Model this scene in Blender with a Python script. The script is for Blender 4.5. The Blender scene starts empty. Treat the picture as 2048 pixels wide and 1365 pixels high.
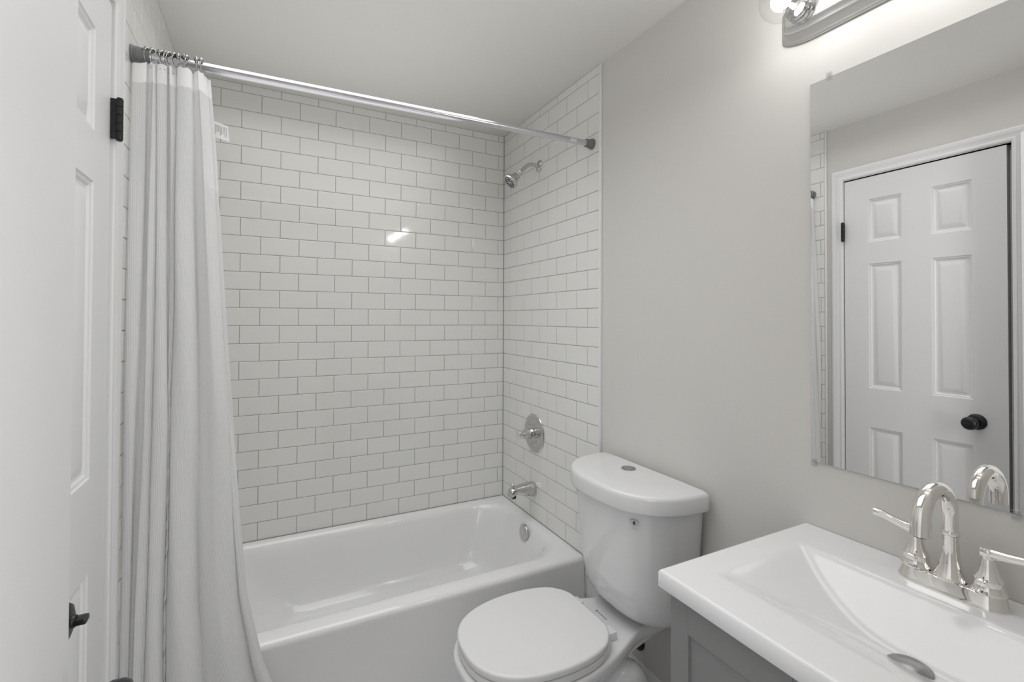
import bpy, bmesh, math, random
from mathutils import Vector, Matrix
random.seed(7)
PI = math.pi
C = bpy.context.scene.collection
sc = bpy.context.scene
CEIL_Z = 2.34
R = 0.36            # height of the tub rim above the floor

# ---------------------------------------------------------------- camera
YAW, PIT, ROL = 0.4783, 0.0123, 0.0040
cam_d = bpy.data.cameras.new('camera'); cam = bpy.data.objects.new('camera', cam_d); C.objects.link(cam)
cam_d.sensor_fit = 'HORIZONTAL'; cam_d.sensor_width = 36.0
cam_d.lens = 946.48 / 2048 * 36.0
cam_d.shift_y = -(682.5 - 627.24) / 2048
cam_d.clip_start = 0.02
fwd = Vector((math.sin(YAW)*math.cos(PIT), math.cos(YAW)*math.cos(PIT), math.sin(PIT)))
rt = Vector((math.cos(YAW), -math.sin(YAW), 0)); up = rt.cross(fwd)
r2 = rt*math.cos(ROL) + up*math.sin(ROL); u2 = -rt*math.sin(ROL) + up*math.cos(ROL)
M = Matrix((r2, u2, -fwd)).transposed().to_4x4()
M.translation = Vector((-1.1642, -2.3432, 0.9663 + R))
cam.matrix_world = M
sc.camera = cam

# ---------------------------------------------------------------- world, lights, exposure
W = bpy.data.worlds.new('world'); sc.world = W; W.use_nodes = True
W.node_tree.nodes['Background'].inputs[0].default_value = (0.9, 0.93, 1.0, 1)
W.node_tree.nodes['Background'].inputs[1].default_value = 0.3
def area(name, loc, rot, sx, sy, power, col=(1, 1, 1), spread=180):
    d = bpy.data.lights.new(name, 'AREA'); d.shape = 'RECTANGLE'; d.size = sx; d.size_y = sy
    d.energy = power; d.color = col; d.spread = math.radians(spread)
    o = bpy.data.objects.new(name, d); C.objects.link(o); o.location = loc; o.rotation_euler = rot
    return o
HALL_POWER = 27; BOUNCE_POWER = 1.15; DOWN_POWER = 7.6; BULB_POWER = 0.95
area('hall_fill_left', (-1.98, -3.5, 1.40), (PI/2, 0, -0.25), 0.95, 1.9, HALL_POWER*0.45, (0.992, 0.996, 1.0))  # added fill behind the camera; the hall has no window here
area('hall_fill_right', (-0.22, -3.5, 1.40), (PI/2, 0, 0.25), 0.55, 1.9, HALL_POWER*0.90, (0.992, 0.996, 1.0))  # second added fill through the doorway, not an actual hall fixture
area('upward_fill_light', (-0.88, -0.80, 1.68), (PI, 0, 0), 0.85, 1.2, BOUNCE_POWER*1.05, (0.992, 0.996, 1.0), 135)  # added upward-facing fill in mid-room to brighten the ceiling
area('downward_fill_light', (-0.86, -0.98, CEIL_Z-0.03), (0, 0, 0), 1.05, 1.75, DOWN_POWER, (0.992, 0.996, 1.0), 128)  # added downward fill for tub, seat and counter; no ceiling fixture exists
vs = sc.view_settings
vs.view_transform = 'Standard'; vs.look = 'None'; vs.gamma = 1; vs.use_curve_mapping = False
vs.exposure = 0.0

# ---------------------------------------------------------------- materials
def mat(name, col, rough=0.5, metal=0.0, coat=0.0, bump=None, spec=0.5, noise=None, trans=0.0):
    m = bpy.data.materials.new(name); m.use_nodes = True
    nt = m.node_tree; b = nt.nodes['Principled BSDF']
    b.inputs['Base Color'].default_value = (*col, 1); b.inputs['Roughness'].default_value = rough
    b.inputs['Metallic'].default_value = metal; b.inputs['Coat Weight'].default_value = coat
    b.inputs['Specular IOR Level'].default_value = spec
    tc = nt.nodes.new('ShaderNodeTexCoord')
    if noise:
        n = nt.nodes.new('ShaderNodeTexNoise'); n.inputs['Scale'].default_value = noise[0]
        n.inputs['Detail'].default_value = 4
        nt.links.new(tc.outputs['Object'], n.inputs['Vector'])
        r = nt.nodes.new('ShaderNodeMapRange'); r.inputs['To Min'].default_value = 1-noise[1]; r.inputs['To Max'].default_value = 1+noise[1]
        nt.links.new(n.outputs['Fac'], r.inputs['Value'])
        mx = nt.nodes.new('ShaderNodeVectorMath'); mx.operation = 'SCALE'; mx.inputs[0].default_value = col
        nt.links.new(r.outputs[0], mx.inputs['Scale']); nt.links.new(mx.outputs[0], b.inputs['Base Color'])
    if bump:
        n = nt.nodes.new('ShaderNodeTexNoise'); n.inputs['Scale'].default_value = bump[0]; n.inputs['Detail'].default_value = 3
        nt.links.new(tc.outputs['Object'], n.inputs['Vector'])
        bp = nt.nodes.new('ShaderNodeBump'); bp.inputs['Strength'].default_value = bump[1]; bp.inputs['Distance'].default_value = bump[2]
        nt.links.new(n.outputs['Fac'], bp.inputs['Height']); nt.links.new(bp.outputs[0], b.inputs['Normal'])
    if trans:
        b.inputs['Transmission Weight'].default_value = trans
    return m
WALL = (0.69, 0.675, 0.65)
m_wall = mat('wall_paint', WALL, 0.55, bump=(160, 0.25, 0.0006), noise=(3, 0.01))
m_ceil = mat('ceiling_paint', (0.80, 0.785, 0.755), 0.75, bump=(90, 0.2, 0.0006))
m_trim = mat('trim_paint', (0.83, 0.83, 0.835), 0.35)
m_door = mat('door_paint', (0.77, 0.77, 0.775), 0.38, bump=(220, 0.12, 0.0003))
m_tile = mat('glazed_tile', (0.84, 0.838, 0.815), 0.07, noise=(2.2, 0.015), spec=0.55, bump=(9, 0.10, 0.0012))
m_grout = mat('grout', (0.40, 0.40, 0.385), 0.85)
m_caulk = mat('grey_caulk', (0.30, 0.30, 0.295), 0.7)
m_acryl = mat('tub_enamel', (0.85, 0.85, 0.855), 0.10, coat=0.3)
m_porc = mat('porcelain', (0.77, 0.772, 0.78), 0.08, coat=0.3)
m_seat = mat('seat_plastic', (0.80, 0.80, 0.802), 0.28)
m_count = mat('cultured_marble', (0.86, 0.86, 0.87), 0.16, coat=0.25)
m_cab = mat('grey_cabinet_paint', (0.235, 0.235, 0.236), 0.42)
m_chrome = mat('chrome', (0.60, 0.60, 0.60), 0.06, 1.0)
m_chrome2 = mat('polished_nickel', (0.86, 0.84, 0.81), 0.04, 1.0)
m_nickel = mat('brushed_nickel', (0.74, 0.73, 0.71), 0.33, 1.0)
m_rod = mat('satin_rod', (0.66, 0.66, 0.69), 0.18, 1.0)
m_rubber = mat('grey_rubber', (0.17, 0.17, 0.175), 0.45)
m_black = mat('oil_rubbed_black', (0.018, 0.018, 0.02), 0.35, 0.3)
m_blackin = mat('black_recess', (0.005, 0.005, 0.005), 0.6)
m_mirror = mat('mirror_silver', (0.90, 0.90, 0.895), 0.0, 1.0)
m_mirback = mat('mirror_edge', (0.55, 0.57, 0.56), 0.1)
m_floor = mat('floor_vinyl', (0.50, 0.50, 0.50), 0.4, noise=(6, 0.05))
m_bead = mat('dark_nickel', (0.36, 0.35, 0.33), 0.12, 1.0)
m_button = mat('button_chrome', (0.42, 0.42, 0.42), 0.22, 1.0)
m_ink = mat('print_ink', (0.10, 0.10, 0.11), 0.5)
m_inkl = mat('faint_ink', (0.36, 0.36, 0.38), 0.5)
m_label = mat('sticker', (0.70, 0.70, 0.73), 0.4)
m_drain = mat('drain_nickel', (0.36, 0.36, 0.36), 0.3, 0.8)
m_tag = mat('care_tag_fabric', (0.95, 0.95, 0.93), 0.8)

def glassy(name, col, facw):
    m = bpy.data.materials.new(name); m.use_nodes = True; nt = m.node_tree
    nt.nodes.remove(nt.nodes['Principled BSDF']); out = nt.nodes['Material Output']
    t = nt.nodes.new('ShaderNodeBsdfTransparent'); t.inputs[0].default_value = (*col, 1)
    g = nt.nodes.new('ShaderNodeBsdfGlossy'); g.inputs['Roughness'].default_value = 0.02
    ly = nt.nodes.new('ShaderNodeLayerWeight'); pw_ = nt.nodes.new('ShaderNodeMath'); pw_.operation = 'POWER'; pw_.inputs[1].default_value = 4.0
    nt.links.new(ly.outputs['Facing'], pw_.inputs[0])
    lw = nt.nodes.new('ShaderNodeMapRange'); lw.inputs['To Min'].default_value = (facw-1)*0.12; lw.inputs['To Max'].default_value = 0.55
    nt.links.new(pw_.outputs[0], lw.inputs['Value'])
    mx = nt.nodes.new('ShaderNodeMixShader')
    nt.links.new(lw.outputs[0], mx.inputs[0]); nt.links.new(t.outputs[0], mx.inputs[1]); nt.links.new(g.outputs[0], mx.inputs[2])
    nt.links.new(mx.outputs[0], out.inputs['Surface']); return m
m_glass = glassy('bulb_glass', (0.97, 0.97, 0.97), 1.35)
m_clear = glassy('clear_acrylic', (0.96, 0.96, 0.96), 1.8)
def emis(name, col, s):
    m = bpy.data.materials.new(name); m.use_nodes = True; nt = m.node_tree
    nt.nodes.remove(nt.nodes['Principled BSDF'])
    e = nt.nodes.new('ShaderNodeEmission'); e.inputs[0].default_value = (*col, 1); e.inputs[1].default_value = s
    nt.links.new(e.outputs[0], nt.nodes['Material Output'].inputs['Surface']); return m
m_glow = emis('bulb_filament_glow', (1, 0.99, 0.97), 34)

def fabric_mat(name, col, rib, tr=0.25):
    m = bpy.data.materials.new(name); m.use_nodes = True; nt = m.node_tree
    b = nt.nodes['Principled BSDF']; b.inputs['Base Color'].default_value = (*col, 1); b.inputs['Roughness'].default_value = 0.8
    b.inputs['Specular IOR Level'].default_value = 0.2
    tl = nt.nodes.new('ShaderNodeBsdfTranslucent'); tl.inputs[0].default_value = (*col, 1)
    mx = nt.nodes.new('ShaderNodeMixShader'); mx.inputs[0].default_value = tr
    nt.links.new(b.outputs[0], mx.inputs[1]); nt.links.new(tl.outputs[0], mx.inputs[2])
    nt.links.new(mx.outputs[0], nt.nodes['Material Output'].inputs['Surface'])
    if rib:
        uv = nt.nodes.new('ShaderNodeTexCoord'); w = nt.nodes.new('ShaderNodeTexWave')
        w.wave_type = 'BANDS'; w.bands_direction = 'X'; w.inputs['Scale'].default_value = rib
        w.inputs['Distortion'].default_value = 0
        nt.links.new(uv.outputs['UV'], w.inputs['Vector'])
        bp = nt.nodes.new('ShaderNodeBump'); bp.inputs['Strength'].default_value = 0.5; bp.inputs['Distance'].default_value = 0.0012
        nt.links.new(w.outputs['Fac'], bp.inputs['Height']); nt.links.new(bp.outputs[0], b.inputs['Normal'])
        r = nt.nodes.new('ShaderNodeMapRange'); r.inputs['To Min'].default_value = 0.93; r.inputs['To Max'].default_value = 1.03
        nt.links.new(w.outputs['Fac'], r.inputs['Value'])
        s = nt.nodes.new('ShaderNodeVectorMath'); s.operation = 'SCALE'; s.inputs[0].default_value = col
        nt.links.new(r.outputs[0], s.inputs['Scale']); nt.links.new(s.outputs[0], b.inputs['Base Color'])
    return m
m_curt = fabric_mat('ribbed_curtain', (0.88, 0.88, 0.885), 32)
m_hem = fabric_mat('curtain_header', (0.96, 0.96, 0.96), 0, 0.08)

# ---------------------------------------------------------------- mesh helpers (world coordinates)
def base_of(p):
    v = Vector((0, 0, 0))
    while p is not None:
        v += p.location; p = p.parent
    return v
def obj(name, bm, mats, parent=None, smooth=True, ang=35, label=None, off=None, fix=True):
    if not isinstance(mats, (list, tuple)): mats = [mats]
    o_off = base_of(parent)
    if off is not None: o_off = o_off + Vector(off)
    bmesh.ops.translate(bm, verts=bm.verts, vec=-o_off)
    if fix: bmesh.ops.recalc_face_normals(bm, faces=bm.faces)
    me = bpy.data.meshes.new(name); bm.to_mesh(me); bm.free()
    for m in mats: me.materials.append(m)
    if smooth:
        for p in me.polygons: p.use_smooth = True
        me.set_sharp_from_angle(angle=math.radians(ang))
    o = bpy.data.objects.new(name, me); C.objects.link(o)
    if parent: o.parent = parent
    if off is not None: o.location = off
    if label: o['label'] = label
    return o
def thing(name, label, cat, loc=(0, 0, 0), group=None):
    o = bpy.data.objects.new(name, None); C.objects.link(o); o.location = loc
    o['label'] = label; o['category'] = cat
    if group: o['group'] = group
    return o
def tag(o, label, cat, group=None):
    o['label'] = label; o['category'] = cat
    if group: o['group'] = group
    return o
def struct(o): o['kind'] = 'structure'; return o
def NB(): return bmesh.new()
def box(bm, x0, x1, y0, y1, z0, z1, bev=0, seg=2, mi=0):
    x0, x1 = min(x0, x1), max(x0, x1); y0, y1 = min(y0, y1), max(y0, y1); z0, z1 = min(z0, z1), max(z0, z1)
    r = bmesh.ops.create_cube(bm, size=1)
    for v in r['verts']:
        v.co = Vector(((x0+x1)/2 + v.co.x*(x1-x0), (y0+y1)/2 + v.co.y*(y1-y0), (z0+z1)/2 + v.co.z*(z1-z0)))
    fs = {f for v in r['verts'] for f in v.link_faces}
    for f in fs: f.material_index = mi
    if bev:
        es = {e for v in r['verts'] for e in v.link_edges}
        bmesh.ops.bevel(bm, geom=list(es), offset=bev, segments=seg, affect='EDGES', profile=0.5)
    return bm
def loft(bm, rings, cap0=True, cap1=True, closed=True, mi=0):
    vr = [[bm.verts.new(p) for p in r] for r in rings]
    n = len(rings[0])
    for a, b in zip(vr, vr[1:]):
        for i in range(n if closed else n-1):
            j = (i+1) % n
            try: bm.faces.new((a[i], a[j], b[j], b[i])).material_index = mi
            except ValueError: pass
    if cap0: bm.faces.new(vr[0][::-1]).material_index = mi
    if cap1: bm.faces.new(vr[-1]).material_index = mi
    return vr
def frame(d):
    d = Vector(d).normalized()
    a = Vector((0, 0, 1)) if abs(d.z) < 0.9 else Vector((0, 1, 0))
    u = d.cross(a).normalized(); v = d.cross(u).normalized(); return d, u, v
def lathe(bm, org, axis, prof, n=32, mi=0, cap=True):
    """prof: list of (distance along axis, radius)"""
    d, u, v = frame(axis); org = Vector(org)
    rings = [[org + d*t + (u*math.cos(2*PI*i/n) + v*math.sin(2*PI*i/n))*max(r, 1e-5) for i in range(n)] for t, r in prof]
    loft(bm, rings, cap, cap, mi=mi); return bm
def tube(bm, pts, rad, n=16, mi=0, cap=True):
    pts = [Vector(p) for p in pts]; m = len(pts)
    if not isinstance(rad, (list, tuple)): rad = [rad]*m
    rings = []; u = None
    for i, p in enumerate(pts):
        t = (pts[min(i+1, m-1)] - pts[max(i-1, 0)]).normalized()
        if u is None: _, u, _ = frame(t)
        u = (u - t*u.dot(t)).normalized(); v = t.cross(u)
        rings.append([p + (u*math.cos(2*PI*k/n) + v*math.sin(2*PI*k/n))*rad[i] for k in range(n)])
    loft(bm, rings, cap, cap, mi=mi); return bm
def spline(P, n=8):
    P = [Vector(p) for p in P]; out = []
    Q = [P[0]*2-P[1]] + P + [P[-1]*2-P[-2]]
    for i in range(1, len(Q)-2):
        for k in range(n):
            t = k/n; a, b, c, d = Q[i-1], Q[i], Q[i+1], Q[i+2]
            out.append(0.5*((2*b) + (c-a)*t + (2*a-5*b+4*c-d)*t*t + (-a+3*b-3*c+d)*t**3))
    out.append(P[-1]); return out
def ball(bm, c, r, seg=16, mi=0, sc_=(1, 1, 1)):
    rr = bmesh.ops.create_uvsphere(bm, u_segments=seg, v_segments=max(8, seg//2), radius=r)
    for v in rr['verts']: v.co = Vector((v.co.x*sc_[0], v.co.y*sc_[1], v.co.z*sc_[2])) + Vector(c)
    for f in {f for v in rr['verts'] for f in v.link_faces}: f.material_index = mi
    return bm

# ---------------------------------------------------------------- tiling
TW, TH = 0.154, 0.0778
CEIL = R + 1.98
def tiles(bm, org, du, dn, width, joints_even, joints_odd, zmax, jmin=0):
    """tiles on a wall plane; org = wall corner at rim level, du = direction along wall, dn = outward normal"""
    g = 0.0013; ch = 0.0022; dep = 0.0012
    du, dn, org = Vector(du), Vector(dn), Vector(org)
    j = jmin
    while j*TH < zmax - 0.002:
        z0, z1 = j*TH, min((j+1)*TH, zmax)
        js = joints_even if j % 2 == 0 else joints_odd
        cuts = [0.0]; x = js
        while x < width - 0.004:
            if x > 0.004: cuts.append(x)
            x += TW
        cuts.append(width)
        for a, b in zip(cuts, cuts[1:]):
            if b-a < 0.006: continue
            a0, b0, c0, d0 = a+g, b-g, z0+g, z1-g
            tu, tv = random.gauss(0, 0.0016), random.gauss(0, 0.0016)
            def P(u, w, n):
                if n > 0: n = n + (u-(a+b)/2)*tu + (w-(z0+z1)/2)*tv
                return org + du*u + Vector((0, 0, w)) + dn*n
            r = [[P(a0, c0, -dep), P(b0, c0, -dep), P(b0, d0, -dep), P(a0, d0, -dep)],
                 [P(a0, c0, 0.0004), P(b0, c0, 0.0004), P(b0, d0, 0.0004), P(a0, d0, 0.0004)],
                 [P(a0+ch*.4, c0+ch*.4, dep*0.8), P(b0-ch*.4, c0+ch*.4, dep*0.8), P(b0-ch*.4, d0-ch*.4, dep*0.8), P(a0+ch*.4, d0-ch*.4, dep*0.8)],
                 [P(a0+ch, c0+ch, dep), P(b0-ch, c0+ch, dep), P(b0-ch, d0-ch, dep), P(a0+ch, d0-ch, dep)]]
            loft(bm, r, False, True)
        j += 1
XL = -1.484      # left wall tile face
YT = -0.8456     # end of tiled part
S0 = 0.036
# right wall
wr = NB(); box(wr, 0.006, 0.12, 0.02, -3.6, 0, CEIL+0.05)
wall_right = struct(obj('wall_right', wr, m_wall, smooth=False))
b = NB(); box(b, -0.0012, 0.0058, 0.0, YT, 0, CEIL, mi=1)
tiles(b, (-0.0012, 0, R), (0, -1, 0), (-1, 0, 0), -YT, TW, TW/2, 1.98, jmin=-4)
struct(obj('tile_cladding', b, [m_tile, m_grout], wall_right, smooth=False))
b = NB(); box(b, -0.006, 0.0059, YT-0.0004, YT-0.0095, 0.14, CEIL, 0.002, 2)
struct(obj('edge_strip', b, m_trim, wall_right, label='white edge strip along the end of the tile'))
# back wall
b = NB(); box(b, XL-0.1, 0.12, 0.008, 0.12, 0, CEIL+0.05)
wall_back = struct(obj('wall_back', b, m_wall, smooth=False))
b = NB(); box(b, XL, 0.0, 0.0012, 0.0078, R-0.05, CEIL, mi=1)
tiles(b, (0, 0.0012, R), (-1, 0, 0), (0, -1, 0), -XL, S0+TW/2, S0, 1.98)
struct(obj('tile_cladding', b, [m_tile, m_grout], wall_back, smooth=False))
# left wall with the door opening
DY0, DY1, DZ = -0.965, -1.574, R+1.684      # leaf hinge side, latch side, top
OY0, OY1, OZ = DY0+0.004, -1.584, DZ+0.004
PX = -1.489
b = NB()
box(b, PX-0.115, PX, 0.12, OY0, 0, CEIL+0.05); box(b, PX-0.115, PX, OY1, -2.24, 0, CEIL+0.05); box(b, PX-0.115, PX, OY0, OY1, OZ, CEIL+0.05)
wall_left = struct(obj('wall_left', b, m_wall, smooth=False))
b = NB(); box(b, PX+0.0005, XL, 0.0, -0.868, R-0.36, CEIL, mi=1)
tiles(b, (XL, 0, R), (0, -1, 0), (1, 0, 0), 0.868, TW, TW/2, 1.98, jmin=-4)
struct(obj('tile_cladding', b, [m_tile, m_grout], wall_left, smooth=False))
b = NB(); box(b, PX+0.0005, XL+0.004, -0.8685, -0.878, 0.14, CEIL, 0.002, 2)
struct(obj('edge_strip', b, m_trim, wall_left))
# front wall with the entry doorway the camera stands in
FY = -2.24; EX0, EX1 = -1.372, -0.728
b = NB()
box(b, PX, EX0, FY, FY-0.115, 0, CEIL+0.05); box(b, EX1, 0.006, FY, FY-0.115, 0, CEIL+0.05); box(b, EX0, EX1, FY, FY-0.115, R+1.69, CEIL+0.05)
struct(obj('wall_front', b, m_wall, smooth=False))
b = NB(); box(b, -2.6, 0.12, 0.12, -3.7, CEIL, CEIL+0.05)
struct(obj('ceiling', b, m_ceil, smooth=False))
b = NB(); box(b, -2.6, 0.12, 0.12, -3.7, -0.05, 0.0)
struct(obj('floor', b, m_floor, smooth=False))
b = NB(); box(b, -2.6, 0.12, -3.6, -3.7, 0, CEIL); struct(obj('wall_hall', b, m_wall, smooth=False))
b = NB(); box(b, -2.5, -2.6, 0.12, -3.6, 0, CEIL); struct(obj('wall_hall_left', b, m_wall, smooth=False))
# caulk lines: corner and tub joint
b = NB(); box(b, -0.0012-0.0035, -0.001, -0.0002, -0.0038, R, CEIL); struct(obj('trim_1', b, m_caulk, smooth=False))
b = NB(); box(b, XL+0.003, -0.003, 0.0, -0.0045, R-0.004, R+0.0022); box(b, -0.0055, -0.0008, -0.0, -0.757, R-0.004, R+0.0022)
box(b, -0.0042, -0.0008, -0.7525, -0.7585, 0.0, R)
struct(obj('trim_2', b, m_caulk, smooth=False))

# ---------------------------------------------------------------- baseboards
def profile_run(bm, pts, a, bb, nrm):
    """pts: list of (out, z) profile; swept from a to bb (both on the wall plane), nrm out of wall"""
    a, bb, nrm = Vector(a), Vector(bb), Vector(nrm)
    loft(bm, [[a + nrm*o + Vector((0, 0, z)) for o, z in pts], [bb + nrm*o + Vector((0, 0, z)) for o, z in pts]])
BP = [(0, 0), (0.012, 0), (0.012, 0.095), (0.009, 0.104), (0.009, 0.110), (0.005, 0.121), (0.003, 0.1325), (0, 0.1325)]
b = NB(); profile_run(b, BP, (0.0058, -0.857, 0), (0.0058, -1.66, 0), (-1, 0, 0)); struct(obj('baseboard_right', b, m_trim))
b = NB(); profile_run(b, BP, (PX+.0002, OY1-0.062, 0), (PX+.0002, FY, 0), (1, 0, 0)); struct(obj('baseboard_left', b, m_trim))
b = NB(); profile_run(b, BP, (0.005, FY+.0002, 0), (EX1+0.062, FY+.0002, 0), (0, 1, 0)); struct(obj('baseboard_front', b, m_trim))

# ---------------------------------------------------------------- doors
def casing(parent, plane_pt, along, nrm, a0, a1, top, w=0.058, name='casing', skip_left=False):
    """mitred three sided casing round an opening; a0<a1 positions along 'along'"""
    P0, al, n = Vector(plane_pt), Vector(along), Vector(nrm)
    prof = [(0.0, 0), (0.0, 0.009), (0.006, 0.0125), (0.012, 0.0125), (0.015, 0.0105), (0.030, 0.013), (0.034, 0.016), (0.040, 0.017), (0.046, 0.017), (w-0.006, 0.0155), (w, 0.011), (w, 0)]
    b = NB(); rings = []
    for (a, sx, z, sz) in ((a0, -1, 0, 0), (a0, -1, top, 1), (a1, 1, top, 1), (a1, 1, 0, 0)):
        rings.append([P0 + al*(a + sx*o) + Vector((0, 0, z + sz*o)) + n*h for o, h in prof])
    loft(b, rings)
    return obj(name, b, m_trim, parent)
def panel_leaf(name, org, al, n, w, h, t, parent, mats, zb=0.008):
    """six panel door leaf. org: hinge bottom corner of the front face; al: unit along width; n: front normal"""
    org, al, n = Vector(org), Vector(al), Vector(n)
    st = 0.108 if w > 0.55 else 0.1; pw = (w - 2*st - 0.113)/2
    us = [0, st, st+pw, st+pw+0.113, w-st, w]
    zs = [0, 0.235-zb, 0.235+0.562-zb, 0.99-zb, 1.605-zb, 1.712-zb, 1.926-zb, h]
    b = NB()
    def P(u, z, d): return org + al*u + Vector((0, 0, z)) + n*d
    for side in (0, 1):
        def Q(u, z, d): return P(u, z, -d) if side == 0 else P(u, z, -t + d)
        for i in range(5):
            for k in range(7):
                u0, u1, z0, z1 = us[i], us[i+1], zs[k], zs[k+1]
                if i in (1, 3) and k in (1, 3, 5):
                    rr = []
                    for ins, dd in ((0, 0), (0.003, 0.0035), (0.008, 0.0045), (0.013, 0.009), (0.020, 0.009), (0.038, 0.002), (0.041, 0.0015)):
                        rr.append([Q(u0+ins, z0+ins, dd), Q(u1-ins, z0+ins, dd), Q(u1-ins, z1-ins, dd), Q(u0+ins, z1-ins, dd)])
                    loft(b, rr, False, True)
                else:
                    b.faces.new([b.verts.new(Q(*q, 0)) for q in ((u0, z0), (u1, z0), (u1, z1), (u0, z1))])
    for (ua, za, ub, zb_) in ((0, 0, w, 0), (w, 0, w, h), (w, h, 0, h), (0, h, 0, 0)):
        b.faces.new([b.verts.new(p) for p in (P(ua, za, 0), P(ub, zb_, 0), P(ub, zb_, -t), P(ua, za, -t))])
    bmesh.ops.remove_doubles(b, verts=b.verts, dist=0.00005)
    return obj(name, b, mats, parent, ang=20)
def knob(parent, base, n, turn=True, name='door_knob', rk=0.0268, ex=0.0):
    base, n = Vector(base), Vector(n)
    b = NB()
    lathe(b, base, n, [(0, 0.033), (0.003, 0.033), (0.007, 0.030), (0.010, 0.017), (0.028+ex, 0.0125), (0.034+ex, 0.016), (0.042+ex, 0.0245), (0.050+ex, rk), (0.060+ex, rk-0.0005), (0.066+ex, rk-0.004), (0.069+ex, 0.014), (0.0695+ex, 0.0)], 40)
    k = obj(name, b, m_black, parent, ang=50)
    if turn:
        b = NB()
        lathe(b, base + n*(0.069+ex), n, [(0, 0.009), (0.004, 0.008)], 24)
        box(b, 0, 0.016, -0.0085, 0.0085, -0.0045, 0.0045, 0.0025)
        sel = [v for v in b.verts if v.co.length < 0.03]
        d, u, v = frame(n)
        Mx = Matrix((d, Vector((0, 1, 0)) if abs(n.x) > .5 else Vector((1, 0, 0)), Vector((0, 0, 1)))).transposed()
        for q in sel: q.co = base + n*(0.070+ex) + Mx @ q.co
        obj('turn_button', b, m_black, k)
    return k
def hinge(parent, x, y, z, h=0.095):
    b = NB()
    box(b, x-0.028, x-0.004, y-0.0025, y-0.0003, z-h/2+0.001, z+h/2-0.001)
    for q in range(2):
        box(b, x-0.014, x-0.006, y-0.0030, y-0.0022, z+(0.028 if q else -0.020)-0.011, z+(0.028 if q else -0.020)+0.009, mi=1)
    for k in range(5):
        a = z-h/2+k*h/5
        lathe(b, (x, y+0.0005, a+0.0004), (0, 0, 1), [(0, 0.0060), (0.0006, 0.0070), (h/5-0.0014, 0.0070), (h/5-0.0008, 0.0060)], 20)
    lathe(b, (x, y+0.0005, z-h/2-0.003), (0, 0, 1), [(0, 0.002), (0.001, 0.0055), (h+0.005, 0.0055), (h+0.006, 0.002)], 16)
    return obj('hinge', b, [m_black, m_blackin], parent)

d1 = bpy.data.objects.new('door_1', None); C.objects.link(d1); d1.location = (PX, (DY0+DY1)/2, 0); d1['kind'] = 'structure'
panel_leaf('door_leaf', (-1.4855, DY0, 0.012), (0, -1, 0), (1, 0, 0), DY0-DY1-0.004, DZ-0.012-0.003, 0.035, d1, m_door)
knob(d1, (-1.4852, -1.4735, R+0.543), (1, 0, 0), ex=0.016)
hinge(d1, -1.4690, DY0+0.001, R+1.4225); hinge(d1, -1.4690, DY0+0.001, 0.19)
b = NB()
box(b, PX-0.11, PX+0.0005, OY0, OY0+0.012, 0, OZ+0.012); box(b, PX-0.11, PX+0.0005, OY1-0.012, OY1, 0, OZ+0.012); box(b, PX-0.11, PX+0.0005, OY0, OY1, OZ, OZ+0.012)
box(b, PX-0.055, PX-0.04, OY0-0.01, OY0, 0, OZ); box(b, PX-0.055, PX-0.04, OY1, OY1+0.014, 0, OZ); box(b, PX-0.055, PX-0.04, OY0, OY1, OZ-0.01, OZ)
obj('jamb', b, m_trim, d1, smooth=False)
casing(d1, (PX+.0002, 0, 0), (0, 1, 0), (1, 0, 0), OY1-0.002, OY0+0.002, OZ+0.003, w=0.054)
b = NB(); box(b, PX-0.034, PX-0.001, OY1+0.0002, OY1+0.0018, R+0.505, R+0.567); box(b, PX-0.022, PX-0.010, OY1+0.0017, OY1+0.0022, R+0.523, R+0.549, mi=1)
obj('strike_plate', b, [m_black, m_chrome], d1, smooth=False)

# open entry door folded back beside the left wall
d2 = bpy.data.objects.new('door_2', None); C.objects.link(d2); d2.location = (-1.36, -2.225, 0); d2['kind'] = 'structure'
b = NB(); box(b, -1.3560, -1.3910, -2.226, -1.646, 0.012, 2.042, 0.0015, 2); leaf2 = obj('door_leaf', b, m_door, d2)
knob(d2, (-1.3560, -1.708, R+0.556), (1, 0, 0), turn=False)
hinge(d2, -1.352, -2.2235, 1.80); hinge(d2, -1.352, -2.2235, 0.20)
b = NB()
box(b, EX0, EX0+0.010, FY+0.0005, FY-0.1155, 0, R+1.69); box(b, EX1, EX1-0.012, FY+0.0005, FY-0.1155, 0, R+1.69); box(b, EX0, EX1, FY+0.0005, FY-0.1155, R+1.678, R+1.69)
obj('jamb', b, m_trim, d2, smooth=False)
casing(d2, (0, FY+.0002, 0), (1, 0, 0), (0, 1, 0), EX0+0.004, EX1-0.004, R+1.684, w=0.056)

# ---------------------------------------------------------------- bathtub
TUBX0, TUBX1, TYF, TYB = XL+0.003, -0.003, -0.757, -0.0012
def rrect(x0, x1, y0, y1, rad, z, n=10):
    pts = []
    for cx, cy, a0 in ((x1-rad, y1-rad, 0), (x0+rad, y1-rad, 90), (x0+rad, y0+rad, 180), (x1-rad, y0+rad, 270)):
        for k in range(n+1):
            a = math.radians(a0 + 90*k/n); pts.append(Vector((cx+rad*math.cos(a), cy+rad*math.sin(a), z)))
    return pts
bt = NB()
rings = []
def TR(ins, z, rad): return rrect(TUBX0+ins*0.2, TUBX1-ins*0.2, TYF+ins, TYB-ins*0.2, rad, z)
rings.append(rrect(TUBX0, TUBX1, TYF-0.022, TYB, 0.004, 0.0))
rings.append(rrect(TUBX0, TUBX1, TYF-0.022, TYB, 0.004, 0.045))
rings.append(rrect(TUBX0, TUBX1, TYF-0.012, TYB, 0.004, 0.062))
rings.append(rrect(TUBX0, TUBX1, TYF, TYB, 0.004, R-0.022))
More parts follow.
